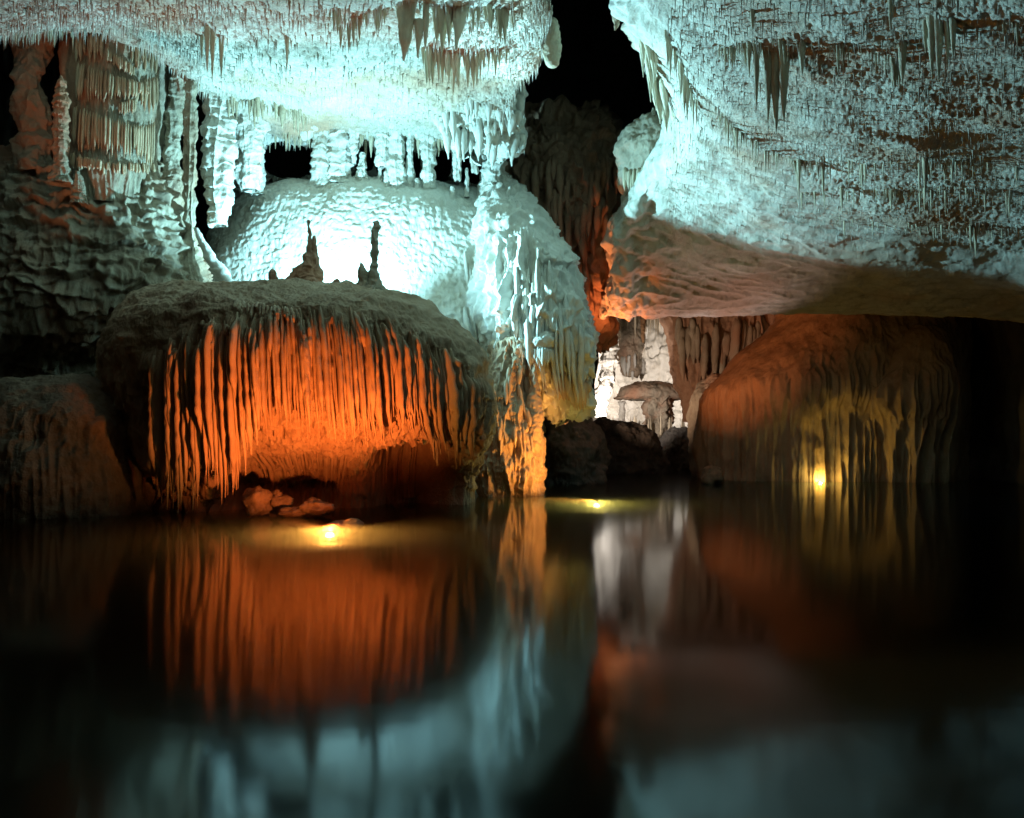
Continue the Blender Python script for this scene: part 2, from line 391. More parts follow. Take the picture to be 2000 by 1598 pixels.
top = lambda px, y=28.0: [(px, -520, 13), (px, -180, 20), (px, 0, y)]
def ceil_disp(P, N):
    d = 0.55 * fbm(P, 0.22, 3, 1) + 0.16 * np.clip(noise(P, (1.6, 1.6, 1.2), 8) + 0.1, 0, 1)
    pop = np.clip(noise(P, 3.2, 21) * 0.6 + noise(P, 6.5, 22) * 0.55 + 0.05, 0, 1)
    return d + 0.34 * pop ** 1.3 + 0.05 * noise(P, 12, 23)
left_cols = [
    top(-500, 27) + [(-500, 28, 29), (-500, 45, 30), (-500, 60, 31), (-500, 75, 33), (-500, 60, 36)],
    top(-60, 27) + [(-60, 26, 29), (-60, 44, 30), (-60, 60, 31), (-60, 78, 33), (-60, 60, 36)],
    top(130, 27) + [(130, 24, 29), (130, 40, 30), (130, 52, 31), (130, 70, 33), (130, 62, 36)],
    top(310) + [(310, 35, 30), (310, 60, 32), (310, 80, 34), (310, 100, 36), (310, 90, 39)],
    top(420) + [(415, 55, 31), (412, 105, 34), (410, 150, 37), (410, 190, 40.5), (410, 205, 44)],
    top(560) + [(560, 60, 31), (560, 125, 35), (560, 190, 39), (560, 240, 43), (560, 290, 47)],
    top(720) + [(720, 60, 31), (720, 125, 35), (720, 190, 39), (720, 245, 43), (720, 290, 47.5)],
    top(860) + [(860, 60, 31), (860, 120, 34.5), (860, 185, 38), (860, 250, 42), (860, 295, 46.5)],
    top(960) + [(965, 55, 31), (975, 115, 34), (990, 180, 37.5), (1000, 250, 41), (1010, 298, 45)],
    top(1045) + [(1050, 40, 30.5), (1055, 80, 33), (1040, 110, 36), (1005, 150, 41), (1010, 190, 47)],
    [(1065, -520, 13), (1068, -180, 20.5), (1070, -20, 29)] + [(1075, 20, 31.5), (1070, 40, 34), (1060, 60, 38), (1050, 60, 43), (1050, 60, 48)],
]
ceil_left = Sheet(left_cols, 420, 800, ceil_disp)
def right_disp(P, N):
    px, py = project(P)
    edge = np.interp(px, [1280, 1420, 1540, 1640, 1750, 1850, 2050], [300, 312, 335, 405, 445, 485, 545])      # below this line the ceiling is worn smooth
    wz = smooth(25, -25, py - edge + 25 * noise(P, 0.5, 38))
    pop = np.clip(noise(P, 3.6, 31) * 0.5 + noise(P, 7.0, 32) * 0.75 + 0.18, 0, 1)
    ledges = smooth(0.25, 0.75, noise(P, (0.18, 0.45, 0.3), 34) + 0.5)
    d = 0.35 * fbm(P, 0.25, 3, 5) * smooth(47, 42, P[..., 1]) + wz * (0.155 * (0.35 + 0.65 * smooth(-0.25, 0.25, noise(P, 0.35, 39) + (px - 1700) / 900)) * pop ** 1.1 + 0.04 * noise(P, 14, 33) + 0.22 * ledges)
    d = d - (1 - wz) * 0.10 * ridge(P, (0.5, 1.4, 0.8), 29, 3.0)
    d = d + 0.5 * smooth(1330, 1215, px) * fbm(P, 0.9, 3, 28)
    return d + (1 - wz) * (0.06 * noise(P, 2.0, 35) + 0.03 * noise(P, 5, 36) + 0.018 * noise(P, 11, 37))
def rc(px, ys, pys):
    return [(p if isinstance(p, tuple) else (px, p, y)) for p, y in zip(pys, ys)]
right_cols = [
    [(1228, -520, 20), (1226, -180, 27), (1222, 0, 34), (1256, 110, 40), (1292, 240, 47), (1232, 390, 49), (1200, 450, 50), (1200, 540, 51), (1182, 612, 52), (1182, 606, 53), (1180, 560, 57), (1180, 600, 80)],
    [(1235, -520, 13), (1232, -180, 20), (1228, 0, 27), (1262, 110, 33), (1300, 240, 39), (1236, 390, 41), (1202, 450, 42.5), (1204, 540, 44.5), (1186, 612, 46.5), (1187, 606, 49), (1180, 560, 56), (1180, 600, 80)],
    [(1310, -520, 13), (1305, -180, 19), (1300, 0, 25), (1310, 110, 29), (1330, 240, 34), (1290, 375, 39.5), (1275, 445, 41.5), (1270, 535, 44), (1265, 612, 46.5), (1265, 606, 49), (1265, 560, 56), (1265, 600, 80)],
    rc(1400, [13, 18, 23, 26, 30.5, 36.5, 39.5, 43, 46.5, 49, 56, 80], [-520, -180, 0, 110, 240, 350, 430, 530, 610, 605, 560, 600]),
    rc(1580, [12, 16, 20, 23, 27, 31.5, 36.5, 41, 46.5, 49, 56, 80], [-520, -180, 0, 110, 230, 325, 420, 520, 604, 602, 560, 600]),
    rc(1780, [12, 15, 18.5, 21.5, 25, 29, 34, 39.5, 46, 49, 56, 80], [-520, -180, 0, 110, 230, 325, 420, 520, 608, 606, 560, 600]),
    rc(2000, [11, 14, 17, 20, 24, 28, 32.5, 38, 45, 48.5, 55, 80], [-520, -180, 0, 110, 230, 326, 425, 525, 622, 616, 580, 600]),
    rc(2450, [10, 12, 15, 18, 21, 24, 28, 33, 40, 46, 55, 80], [-520, -180, 0, 120, 240, 345, 450, 560, 690, 680, 640, 640]),
]
ceil_right = Sheet(right_cols, 560, 760, right_disp)
cl = tag(link('cave_ceiling', ceil_left.mesh('cave_ceiling'), M['ceiling']), 'knobbly white cave ceiling over the dome', kind='structure')
cr = tag(link('cave_ceiling', ceil_right.mesh('cave_ceiling'), M['ceiling']), 'low cave ceiling with rows of stalactites on the right', kind='structure')

# pale curtain wall that joins the ceiling to the rim of the cascade; its dark hollows are real openings
def rim_disp(P, N):
    return 0.45 * fbm(P, 0.4, 3, 44) + 0.75 * ridge(P, (0.55, 0.55, 0.10), 45, 1.3) + 0.35 * ridge(P, (1.3, 1.3, 0.2), 46, 1.4) + tiers(P, 0.3, 0.6, 47, 0.0, 2.0) + 0.08 * fbm(P, 3.5, 3, 48)
rim_wall = Sheet([[(px, 205, 40.5), (px, 240, 42.6), (px, 275, 44.6), (px, 315, 46.6), (px, 352, 48.2), (px, 400, 50)] for px in (430, 560, 700, 850, 950)] + [[(992, 205, 42.5), (994, 240, 45), (996, 275, 47), (992, 315, 49.5), (990, 352, 51), (990, 400, 53)], [(1000, 205, 50), (1000, 240, 52), (1000, 275, 54), (1000, 315, 56), (1000, 352, 58), (1000, 400, 60)]], 260, 620, rim_disp)
HOLES = [(566, 312, 50, 34), (508, 320, 8, 26), (712, 306, 20, 30), (742, 318, 7, 24), (793, 300, 6, 40), (812, 312, 9, 38), (862, 305, 19, 52), (905, 325, 12, 30), (930, 335, 16, 24), (835, 345, 14, 12)]
hole = np.zeros((rim_wall.m, rim_wall.n), bool)
wob = 6 * noise(rim_wall.P, 1.1, 49) + 3 * noise(rim_wall.P, 3, 49)
for (hx, hy, hw, hh) in HOLES:
    q = np.abs((rim_wall.px - hx) / hw) ** 2.6 + np.abs((rim_wall.py - hy) / hh) ** 2.6
    hole |= q + wob * 0.07 < 1
Qr = grid_quads(rim_wall.m, rim_wall.n)
Qr = Qr[~hole.ravel()[Qr].any(1)]
tag(link('cave_wall', raw_mesh('cave_wall', rim_wall.P, Qr), M['white']), 'pale curtain wall with dark hollows above the white cascade', kind='structure')

# dark rock behind everything
def wall_disp(P, N): return 0.9 * fbm(P, 0.16, 4, 41) + 0.25 * ridge(P, (0.7, 0.7, 0.1), 43)
back = Sheet([[(px, -600, 60), (px, -100, 62), (px, 300, 62), (px, 600, 60), (px, 1010, 58)] for px in (-700, -300, 100, 500, 900, 1100)]
             + [[(1330, -600, 60), (1330, -100, 60), (1310, 300, 58), (1210, 480, 57), (1165, 640, 57)]], 120, 160, wall_disp)
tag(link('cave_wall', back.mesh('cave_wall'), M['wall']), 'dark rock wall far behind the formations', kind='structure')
leftwall = Sheet([[(-900, -900, 14), (-900, 0, 14), (-900, 400, 14), (-900, 860, 14), (-900, 1300, 14)],
                  [(-420, -600, 26), (-420, 0, 26), (-420, 400, 26), (-420, 860, 26), (-420, 1100, 26)],
                  [(-160, -300, 42), (-160, 0, 42), (-160, 400, 42), (-160, 860, 42), (-160, 1000, 42)],
                  [(0, -300, 58), (0, 0, 58), (0, 400, 58), (0, 860, 58), (0, 1000, 58)]], 120, 160, wall_disp)
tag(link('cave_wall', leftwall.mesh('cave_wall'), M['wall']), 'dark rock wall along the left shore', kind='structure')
rightwall = Sheet([[(1760, 500, 66), (1760, 640, 66), (1760, 760, 66), (1760, 860, 66), (1760, 980, 66)],
                   [(1960, 420, 52), (1960, 640, 52), (1960, 760, 52), (1960, 860, 52), (1960, 980, 52)],
                   [(2260, 300, 36), (2260, 640, 36), (2260, 760, 36), (2260, 860, 36), (2260, 1050, 36)],
                   [(2900, 0, 20), (2900, 640, 20), (2900, 760, 20), (2900, 860, 20), (2900, 1200, 20)]], 100, 140, wall_disp)
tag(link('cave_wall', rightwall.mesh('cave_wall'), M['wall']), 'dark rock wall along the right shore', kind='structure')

# ------------------------------------------------------------------ the orange dome
def flutes(P, N, amp, f=1.7, zf=0.10, seed=50):
    face = smooth(0.75, 0.25, N[..., 2])
    return face * amp * (ridge(P, (f, f, zf), seed, 1.6) + 0.5 * ridge(P, (f * 2.3, f * 2.3, zf * 1.6), seed + 1, 1.6) - 0.7)
def terraces(P, N, amp, f=2.2, seed=60):
    w = P + 0.35 * np.stack([noise(P, 0.9, seed), noise(P, 0.9, seed + 1), noise(P, 0.7, seed + 2)], -1)
    return amp * (ridge(w, (0.55, 0.55, f), seed + 3, 1.5) + 0.6 * ridge(w, (1.3, 1.3, f * 2.1), seed + 4, 1.5) - 0.6)
def dome_disp(P, N):
    px, py = project(P)
    line = np.interp(px, [230, 330, 400, 470, 560, 700, 800, 880, 960], [725, 675, 640, 618, 602, 608, 636, 700, 770]) + 30 * noise(P, 0.9, 71)
    crust = smooth(20, -20, py - line)
    grotto = smooth(690, 790, px) * smooth(905, 850, px) * smooth(860, 930, py) * (N[..., 1] < 0)
    return (0.30 * fbm(P, 0.3, 3, 70) + (1 - crust) * (flutes(P, N, 0.26, 2.2, 0.10) + tiers(P, 0.14, 0.8, 72, 0.1, 4.0)) + crust * (0.16 * fbm(P, (0.8, 0.8, 1.4), 4, 75) + 0.10 * smooth(-0.1, 0.3, noise(P, (0.6, 0.6, 1.4), 79)))
            + 0.07 * fbm(P, (3.5, 3.5, 1.0), 3, 77) + 0.02 * noise(P, 11, 78) - 2.2 * grotto + 1.6 * smooth(500, 430, px) * smooth(800, 900, py) * smooth(0.2, -0.3, N[..., 1]))
dome_rows = [(566, 430, 680, 34.2, 1.5), (574, 370, 745, 34.0, 2.6), (598, 300, 835, 33.8, 4.1), (622, 272, 880, 33.5, 5.0), (645, 252, 908, 33.4, 5.35), (680, 232, 940, 33.3, 5.45), (730, 222, 956, 33.3, 5.4), (800, 230, 960, 33.5, 5.2),
             (855, 255, 950, 33.9, 4.6), (890, 275, 935, 34.4, 3.4), (930, 285, 925, 34.8, 2.8), (960, 285, 922, 34.8, 2.8), (1040, 285, 924, 34.6, 3.0)]
dome = Body(dome_rows, 430, 900, dome_disp, 2.3)
dbase = Wz(610, 33.8, 0.0)
dt = thing('flowstone_dome', 'large round dome with orange-lit draperies above the left shore', 'rock formation', dbase)
link('dome_body', dome.mesh('dome_body', dbase), M['dome'], dt)
def rnd(a, b): return random.uniform(a, b)
k = 0
px = 302.0
while px < 925:
    # top line of the draperies and the ragged line of their tips, as read from the photograph
    tops = np.interp(px, [290, 330, 400, 470, 560, 700, 800, 880, 945], [720, 680, 640, 625, 606, 612, 640, 700, 760])
    tips = np.interp(px, [290, 430, 460, 500, 540, 600, 640, 700, 720, 780, 830, 900, 945], [1000, 1000, 930, 860, 800, 850, 870, 885, 870, 840, 900, 900, 860])
    nn_ = lambda f, q: float(noise(np.array([px / f, q, 0.5]), 1.0, 99))
    tops += 26 * nn_(42, 0.2) + 14 * nn_(13, 3.2); tips += 34 * nn_(38, 7.2)
    big = random.random() < 0.3
    w = rnd(0.07, 0.11) if big else rnd(0.032, 0.06)
    y0 = tops + rnd(-10, 40); y1 = tips + rnd(-55, 22) if px > 440 else tips + rnd(-60, 8)
    if random.random() < 0.2: y1 = y0 + (y1 - y0) * rnd(0.35, 0.7)
    drapery(dome, px, y0, y1, w, dt, dbase, M['fold'], rnd(2.0, 3.6), k, taper=rnd(0.2, 0.5), hang=True); k += 1
    px += rnd(1.7, 3.7)
for q in range(44):
    a = rnd(455, 720); y0 = rnd(845, 885)
    drapery(dome, a, y0, y0 + rnd(40, 95), rnd(0.035, 0.08), dt, dbase, M['fold'], rnd(1.4, 2.4), 3000 + q, hang=False, npts=14, taper=0.4)
# small fringes where the crust breaks on the upper left of the dome
for (xa, ya, xb, yb, nn, ln) in [(462, 590, 590, 606, 20, 30), (395, 628, 470, 640, 9, 20), (330, 690, 440, 662, 12, 24), (370, 705, 470, 690, 12, 30)]:
    for q in range(nn):
        t = (q + rnd(0.1, 0.9)) / nn
        a, b = xa + (xb - xa) * t, ya + (yb - ya) * t + rnd(-5, 5)
        drapery(dome, a, b, b + ln * rnd(0.6, 1.3), rnd(0.05, 0.08), dt, dbase, M['fold'], 1.6, k, npts=9); k += 1

# stalagmites on the crest
def spike(name, label, cat, prof, Y, mat, group=None, seed=0, k=18, wob=0.16, kink=0.0, sink=0.3, depthf=0.9, freq=2.2, top=None):
    """free-standing or hanging rock: prof rows from the top down (py, left px, right px)"""
    pr = np.array(prof, float)
    t = np.linspace(0, len(pr) - 1, max(14, 9 * len(pr)))
    S = np.stack([np.interp(t, np.arange(len(pr)), pr[:, c]) for c in range(3)], -1)
    path = np.array([W((r[1] + r[2]) / 2, r[0], Y) for r in S])
    rad = np.maximum((S[:, 2] - S[:, 1]) / 2 / F * Y, 0.02)
    base = path[-1] if top is None else path[0]
    me = tube_mesh(path, rad, np.full(len(path), depthf), k, seed, wob, base, name, freq=freq)
    o = link(name, me, mat, None, Vector(base))
    return tag(o, label, cat, group)
def pillar(name, label, cat, prof, Y, mat, group=None, seed=0, ring=0.5, m=150, n=120, depthf=0.9, tf=1.6, rough=1.0):
    rows = [(a, l, r, Y, (r - l) / 2 / F * Y * depthf) for a, l, r in prof]
    wid = np.mean([r[4] for r in rows])
    def disp(P, N):
        return (wid * 0.45 * rough * fbm(P, 0.8 / wid ** 0.5, 3, seed) + tiers(P, wid * ring, tf, seed + 9, 0.0, 2.2 / wid ** 0.5) + wid * 0.25 * (ridge(P, (1.2 / wid, 1.2 / wid, 0.25), seed + 4) - 0.5)
                + 0.05 * rough * fbm(P, 5, 3, seed + 7))
    b = Body(rows, m, n, disp)
    loc = Vector(b.base)
    o = link(name, b.mesh(name, b.base), mat, None, loc)
    return tag(o, label, cat, group)
G = 'stalagmites along the dome crest'
pillar('stalagmite', 'tall slim straight stalagmite standing on the orange dome', 'stalagmite', [(433, 729, 737), (445, 727, 741), (480, 725, 739), (520, 724, 739), (545, 720, 743), (558, 712, 750), (572, 700, 764)], 33.6, M['left'], G, 601, 0.14, 160, 60, tf=2.3)
pillar('stalagmite', 'short stubby stalagmite just left of the tall slim one', 'stalagmite', [(514, 704, 711), (525, 701, 715), (545, 700, 716), (556, 694, 720), (570, 684, 730)], 33.5, M['left'], G, 604, 0.15, 100, 60, tf=2.3)
spire = thing('stalagmite', 'broad crooked stalagmite with two thin spires on the dome', 'stalagmite', W(592, 562, 33.8), G)
for nm, pr, sd in (('broad_base', [(498, 600, 616), (512, 592, 622), (528, 574, 625), (545, 560, 627), (560, 546, 634), (574, 530, 650)], 607),
                   ('tall_spire', [(432, 601, 604), (445, 600, 606), (460, 602, 608), (480, 600, 610), (505, 597, 615)], 610),
                   ('short_spire', [(462, 611, 616), (475, 610, 617), (490, 611, 620), (508, 607, 620)], 613)):
    o = pillar(nm, None, None, pr, 33.8, M['left'], None, sd, 0.12, 110, 60, tf=1.8)
    o.parent = spire; o.location = Vector(o.location) - spire.location
pillar('stalagmite', 'small rounded stump at the left end of the crest', 'stalagmite', [(526, 529, 536), (535, 526, 541), (548, 525, 545), (562, 518, 552)], 33.8, M['left'], G, 616, 0.2, 60, 50)
pillar('stalagmite', 'tiny low stump between the two stalagmite groups', 'stalagmite', [(545, 654, 662), (552, 651, 666), (564, 645, 675)], 33.6, M['left'], G, 619, 0.2, 50, 50)

# boulders at the foot of the dome
def boulder(label, px, py, w, h, Y, seed, group='boulders at the foot of the dome'):
    c = W(px, py, Y); r = w / 2 / F * Y; hz = h / 2 / F * Y
    u, v = np.meshgrid(np.linspace(0, 2 * np.pi, 48, endpoint=False), np.linspace(0.02, np.pi - 0.02, 30))
    P = np.stack([np.cos(u) * np.sin(v), np.sin(u) * np.sin(v), np.cos(v)], -1)
    d = 0.9 + 0.55 * noise(P + seed * 3.3, 1.1, seed) + 0.22 * np.abs(noise(P, 2.4, seed + 1)) + 0.12 * noise(P, 5, seed + 2) + 0.05 * noise(P, 12, seed + 3)
    P = P * d[..., None] * np.array((r, r, hz))
    o = link('boulder', raw_mesh('boulder', P, grid_quads(30, 48, True)), M['boulder'], None, Vector(c))
    tag(o, label, 'boulder', group)
boulder('pointed wet boulder, leftmost at the foot of the dome', 503, 982, 62, 58, 28.6, 3)
boulder('middle boulder of three at the foot of the dome', 545, 985, 46, 50, 29.0, 9)
boulder('broad low boulder, rightmost at the foot of the dome', 622, 992, 66, 34, 28.4, 14)
boulder('added submerged rock that shades the dome hollow from the underwater lamp', 668, 1036, 78, 40, 26.0, 33, None)  # made-up blocker: keeps low lamp rays out of the dome's right hollow
boulder('flat dark boulder between the others at the waterline', 575, 1000, 60, 22, 28.5, 21)

boulder('pale rock lying in the water at the left foot of the right dome', 1388, 930, 40, 44, 50.2, 27, None)

# ------------------------------------------------------------------ white flowstone behind the dome
def white_disp(P, N):
    px, py = project(P)
    fl = smooth(880, 1000, px + 0.25 * (py - 500))
    return (0.45 * fbm(P, 0.2, 2, 80) + (1 - fl) * ((0.25 + 0.75 * smooth(-0.3, 0.3, noise(P, 0.45, 82))) * terraces(P, N, 0.06, 3.3) + 0.05 * noise(P, (2.2, 2.2, 5), 83) + 0.12 * noise(P, (0.9, 0.9, 0.25), 85)) + fl * (flutes(P, N, 0.45, 1.5, 0.13, 84) + tiers(P, 0.45, 0.45, 81, -0.08, 3.0))
            + fl * 0.3 * fbm(P, (0.8, 0.8, 0.4), 3, 86) + 0.09 * fbm(P, 4.0, 3, 88))
white_rows = [(388, 560, 880, 51.0, 2.6), (391, 500, 965, 50.6, 4.0), (414, 450, 1010, 50.2, 5.4), (460, 425, 1050, 49.8, 6.4), (560, 410, 1085, 49.4, 7.2), (660, 410, 1100, 49.0, 7.6),
              (720, 420, 1110, 49.0, 7.6), (765, 440, 1100, 49.0, 7.0), (795, 520, 1080, 49.4, 5.6), (815, 600, 1050, 50, 4.4), (1000, 600, 1040, 50.5, 4.4)]
white = Body(white_rows, 460, 900, white_disp, 2.3)
wbase = Wz(780, 47.5, 0.0)
wt = thing('flowstone_cascade', 'huge white flowstone cascade behind the orange dome, brightly floodlit', 'rock formation', wbase)
link('cascade_body', white.mesh('cascade_body', wbase), M['white'], wt)
flank_rows = [(342, 955, 985, 47.4, 0.7), (365, 945, 1008, 46.6, 1.6), (400, 945, 1032, 45.6, 2.2), (440, 938, 1064, 44.6, 2.8), (500, 935, 1102, 43.8, 3.2), (560, 935, 1122, 43.3, 3.4), (640, 942, 1140, 42.6, 3.4), (710, 965, 1150, 42.6, 3.0), (755, 1005, 1150, 42.6, 2.4), (790, 1065, 1145, 42.6, 1.5), (812, 1100, 1140, 42.6, 0.6)]
flank = Body(flank_rows, 360, 560, lambda P, N: 0.3 * fbm(P, 0.35, 3, 92) + flutes(P, N, 0.42, 1.6, 0.13, 93) + tiers(P, 0.4, 0.4, 95, -0.1, 2.4) + 0.08 * fbm(P, 4, 3, 97), 2.4)
link('cascade_flank', flank.mesh('cascade_flank', wbase), M['white'], wt)
k = 500
px = 905.0
while px < 1150:
    t = (px - 905) / 245
    for rep in range(2 if t < 0.8 else 1):
        y0 = np.interp(px, [905, 960, 1020, 1080, 1120, 1150], [480, 400, 430, 520, 600, 690]) + rnd(0, 170)
        y1 = min(y0 + rnd(90, 260), np.interp(px, [905, 960, 1000, 1080, 1150], [700, 700, 720, 770, 800]) + rnd(-10, 15))
        if y1 - y0 > 25:
            drapery(flank if px > 1005 else white, px, y0, y1, rnd(0.06, 0.15), wt, wbase, M['white'], rnd(1.2, 2.0), k, taper=rnd(0.3, 0.6)); k += 1
    px += rnd(6, 11)
# orange-lit teeth along the lower right edge
for q in range(26):
    a = 1085 + q * 2.6
    drapery(flank, a, 735 + rnd(-8, 18), np.interp(a, [1085, 1130, 1152], [775, 808, 770]) + rnd(-10, 6), rnd(0.09, 0.14), wt, wbase, M['fold'], 1.5, k, npts=10); k += 1
pillar('stalagmite', 'knobbly white stalagmite on the right shoulder of the cascade', 'stalagmite', [(296, 950, 968), (310, 943, 978), (335, 944, 985), (360, 940, 1000), (400, 935, 1012), (440, 930, 1020), (480, 930, 1020)], 45.6, M['white'], None, 31, 0.22, 200, 150, tf=1.2)
spike('stalagmite', 'small pale stump on the cascade edge', 'stalagmite', [(415, 1059, 1064), (430, 1057, 1069), (445, 1054, 1070)], 43.8, M['white'], None, 33)
# rounded ledge over the orange column
led = Body([(652, 1030, 1088, 39.9, 0.7), (660, 1022, 1096, 39.8, 1.0), (674, 1022, 1096, 39.8, 1.1), (692, 1030, 1088, 40.0, 0.9)], 90, 180, lambda P, N: 0.22 * fbm(P, 1.1, 4, 91))
link('ledge', led.mesh('ledge', wbase), M['white'], wt)
for q in range(12):
    a = 1032 + q * 4.6
    drapery(led, a, 680, 710 + rnd(-6, 12) - abs(q - 6), 0.085, wt, wbase, M['white'], 1.5, k, npts=9, name='ledge_fringe'); k += 1

# columns and stumps on the rim of the cascade, seen against the dark behind
rim = [('column', 'pale column left of the widest dark opening', 505, 232, 374, 16, 22, 45), ('column', 'broad pale column right of the widest dark opening', 628, 232, 366, 30, 36, 45),
       ('column', 'wide fluted column above the snowy knoll', 662, 235, 356, 40, 46, 45.2), ('stalagmite', 'pointed stalagmite in the second dark opening', 708, 300, 370, 8, 30, 45.0),
       ('stalactite', 'stout stalactite over the second dark opening', 692, 225, 312, 30, 10, 44.6), ('stalactite', 'broad blunt stalactite right of the second dark opening', 746, 228, 318, 36, 20, 44.6),
       ('stalagmite', 'thin stump right of the pointed stalagmite', 742, 322, 376, 8, 14, 45.0), ('column', 'thick ringed column in the middle of the rim', 774, 222, 384, 30, 38, 44.8),
       ('column', 'slender column right of the thick ringed one', 801, 232, 366, 12, 14, 45.0), ('column', 'tapering ringed column near the rim centre', 836, 215, 376, 28, 24, 44.8),
       ('stalagmite', 'white egg-shaped stump at the foot of the rim columns', 815, 350, 394, 6, 18, 44.6), ('stalagmite', 'small white peg before the thick ringed column', 754, 336, 386, 6, 10, 44.6),
       ('stalagmite', 'little white pebble stump in the right opening', 884, 366, 388, 6, 10, 44.6), ('stalactite', 'short ringed stalactite over the right opening', 893, 228, 345, 26, 14, 44.8),
       ('stalagmite', 'thin peg near the right end of the rim', 912, 330, 378, 5, 9, 45.0), ('stalactite', 'shaggy stalactite right of the short ringed one', 927, 222, 330, 30, 12, 44.6),
       ('column', 'ragged pale column at the right end of the rim', 962, 225, 360, 38, 30, 44.6)]
for i, (nm, lb, x, ya, yb, wa, wb, Y) in enumerate(rim):
    ym = (ya + yb) / 2
    pillar(nm, lb, nm, [(ya, x - wa / 2, x + wa / 2), (ym, x - (wa + wb) / 4.4, x + (wa + wb) / 4.4), (yb, x - wb / 2, x + wb / 2), (yb + 8, x - wb * (0.65 if nm != 'stalactite' else 0.25), x + wb * (0.65 if nm != 'stalactite' else 0.25))], Y, M['white'], 'columns on the cascade rim', 100 + i * 3, 0.3, 110, 80, tf=1.8)

# ------------------------------------------------------------------ the lone orange column right of the dome
def col_disp(P, N): return 0.28 * fbm(P, 0.9, 3, 120) + flutes(P, N, 0.18, 2.4, 0.35, 122) + 0.13 * np.abs(noise(P, 2.6, 124)) + 0.05 * fbm(P, 6, 2, 126)
cbase = Wz(998, 39.6, 0.0)
ct = thing('rock_column', 'orange-lit knobbly rock column standing in the lake beside the dome', 'rock formation', cbase)
b1 = Body([(665, 960, 1050, 40.5, 1.0), (700, 962, 1042, 40.2, 1.0), (760, 950, 1022, 39.9, 1.0), (820, 938, 1050, 39.6, 1.15), (870, 933, 1058, 39.5, 1.3), (925, 930, 1060, 39.5, 1.35), (955, 935, 1055, 39.5, 1.25), (985, 945, 1045, 39.6, 1.1)], 260, 420, col_disp)
link('trunk', b1.mesh('trunk', cbase), M['dome'], ct)
b2 = Body([(700, 1036, 1050, 39.3, 0.25), (740, 1036, 1052, 39.2, 0.3), (790, 1030, 1058, 39.1, 0.4), (830, 1028, 1060, 39.0, 0.5), (880, 1020, 1058, 39.2, 0.6)], 160, 160, lambda P, N: 0.12 * fbm(P, 1.8, 3, 130) + 0.05 * noise(P, 6, 131))
link('side_pillar', b2.mesh('side_pillar', cbase), M['dome'], ct)
for q in range(34):
    a = 940 + rnd(0, 110); y0 = rnd(700, 850)
    drapery(b1, a, y0, y0 + rnd(25, 80), rnd(0.06, 0.11), ct, cbase, M['fold'], 1.5, 900 + q, npts=9)

# ------------------------------------------------------------------ dark wall in the middle with rusty patches
def mid_disp(P, N): return 1.0 * fbm(P, 0.35, 4, 140) + tiers(P, 0.7, 0.3, 146, 0.1, 1.6) + flutes(P, N, 0.35, 1.2, 0.16, 142) + 0.08 * fbm(P, 3, 3, 144)
mbase = W(1110, 655, 54)
mid = Body([(225, 1010, 1180, 51.5, 1.6), (262, 1000, 1195, 51.5, 2.2), (300, 985, 1215, 51, 2.6), (380, 985, 1212, 50.8, 3.0), (460, 1000, 1205, 51.2, 3.0), (540, 1040, 1192, 51.8, 2.8), (610, 1080, 1187, 52.5, 2.4), (650, 1110, 1180, 53, 1.6), (672, 1135, 1165, 53, 0.6)], 280, 460, mid_disp)
mt = thing('hanging_wall', 'shadowed rock mass hanging between the white cascade and the right ceiling', 'rock formation', mbase)
link('wall_body', mid.mesh('wall_body', mbase), M['red'], mt)
for q in range(46):
    a = rnd(1010, 1200); y0 = rnd(300, 520)
    drapery(mid, a, y0, y0 + rnd(40, 110), rnd(0.12, 0.22), mt, mbase, M['red'], 1.4, 1000 + q, npts=10)

# pale hanging pillar and knobs right of the dark shaft
pale = [('pillar', 'pale blue hanging pillar on the right edge of the dark shaft', [(40, 1228, 1275), (110, 1262, 1300), (170, 1284, 1322), (230, 1294, 1330), (285, 1296, 1332), (320, 1280, 1345)], 40.5, 'pillar'),
        ('pillar', 'smooth lobed pillar with a bulb end right of the dark shaft', [(140, 1345, 1362), (190, 1358, 1384), (240, 1370, 1402), (268, 1366, 1404), (290, 1375, 1398)], 37.5, 'pillar'),
        ('stalactite', 'pale straight stalactite hanging into the dark shaft from the top edge', [(-40, 1196, 1226), (10, 1198, 1224), (38, 1200, 1212), (60, 1200, 1205)], 34.0, 'stalactite'),
        ('stalagmite', 'thin pointed stalagmite on the grey knoll under the shaft', [(212, 1274, 1277), (225, 1271, 1281), (240, 1270, 1282)], 41, 'stalagmite'),
        ('stalagmite', 'small knob stalagmite left of the thin pointed one', [(226, 1260, 1266), (235, 1257, 1268), (246, 1256, 1270)], 41, 'stalagmite'),
        ('stalagmite', 'small knob stalagmite right of the thin pointed one', [(236, 1340, 1344), (250, 1337, 1347), (266, 1334, 1350)], 40, 'stalagmite')]
for i, (nm, lb, pr, Y, cat) in enumerate(pale):
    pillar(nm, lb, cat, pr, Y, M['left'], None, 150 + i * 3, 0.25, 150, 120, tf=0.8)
knoll = Body([(238, 1240, 1350, 42, 0.8), (255, 1222, 1365, 42, 1.4), (290, 1205, 1372, 42, 1.8), (330, 1205, 1360, 42.4, 1.8), (372, 1215, 1330, 42.6, 1.2), (385, 1225, 1300, 42.6, 0.5)], 140, 300, lambda P, N: 0.35 * fbm(P, 0.8, 4, 160) + 0.06 * fbm(P, 4, 2, 161))
kb = W(1280, 385, 42.5)
kt = thing('rock_knoll', 'grey knobbly rock knoll with a pale fringe under the dark shaft', 'rock formation', kb)
link('knoll_body', knoll.mesh('knoll_body', kb), M['left'], kt)
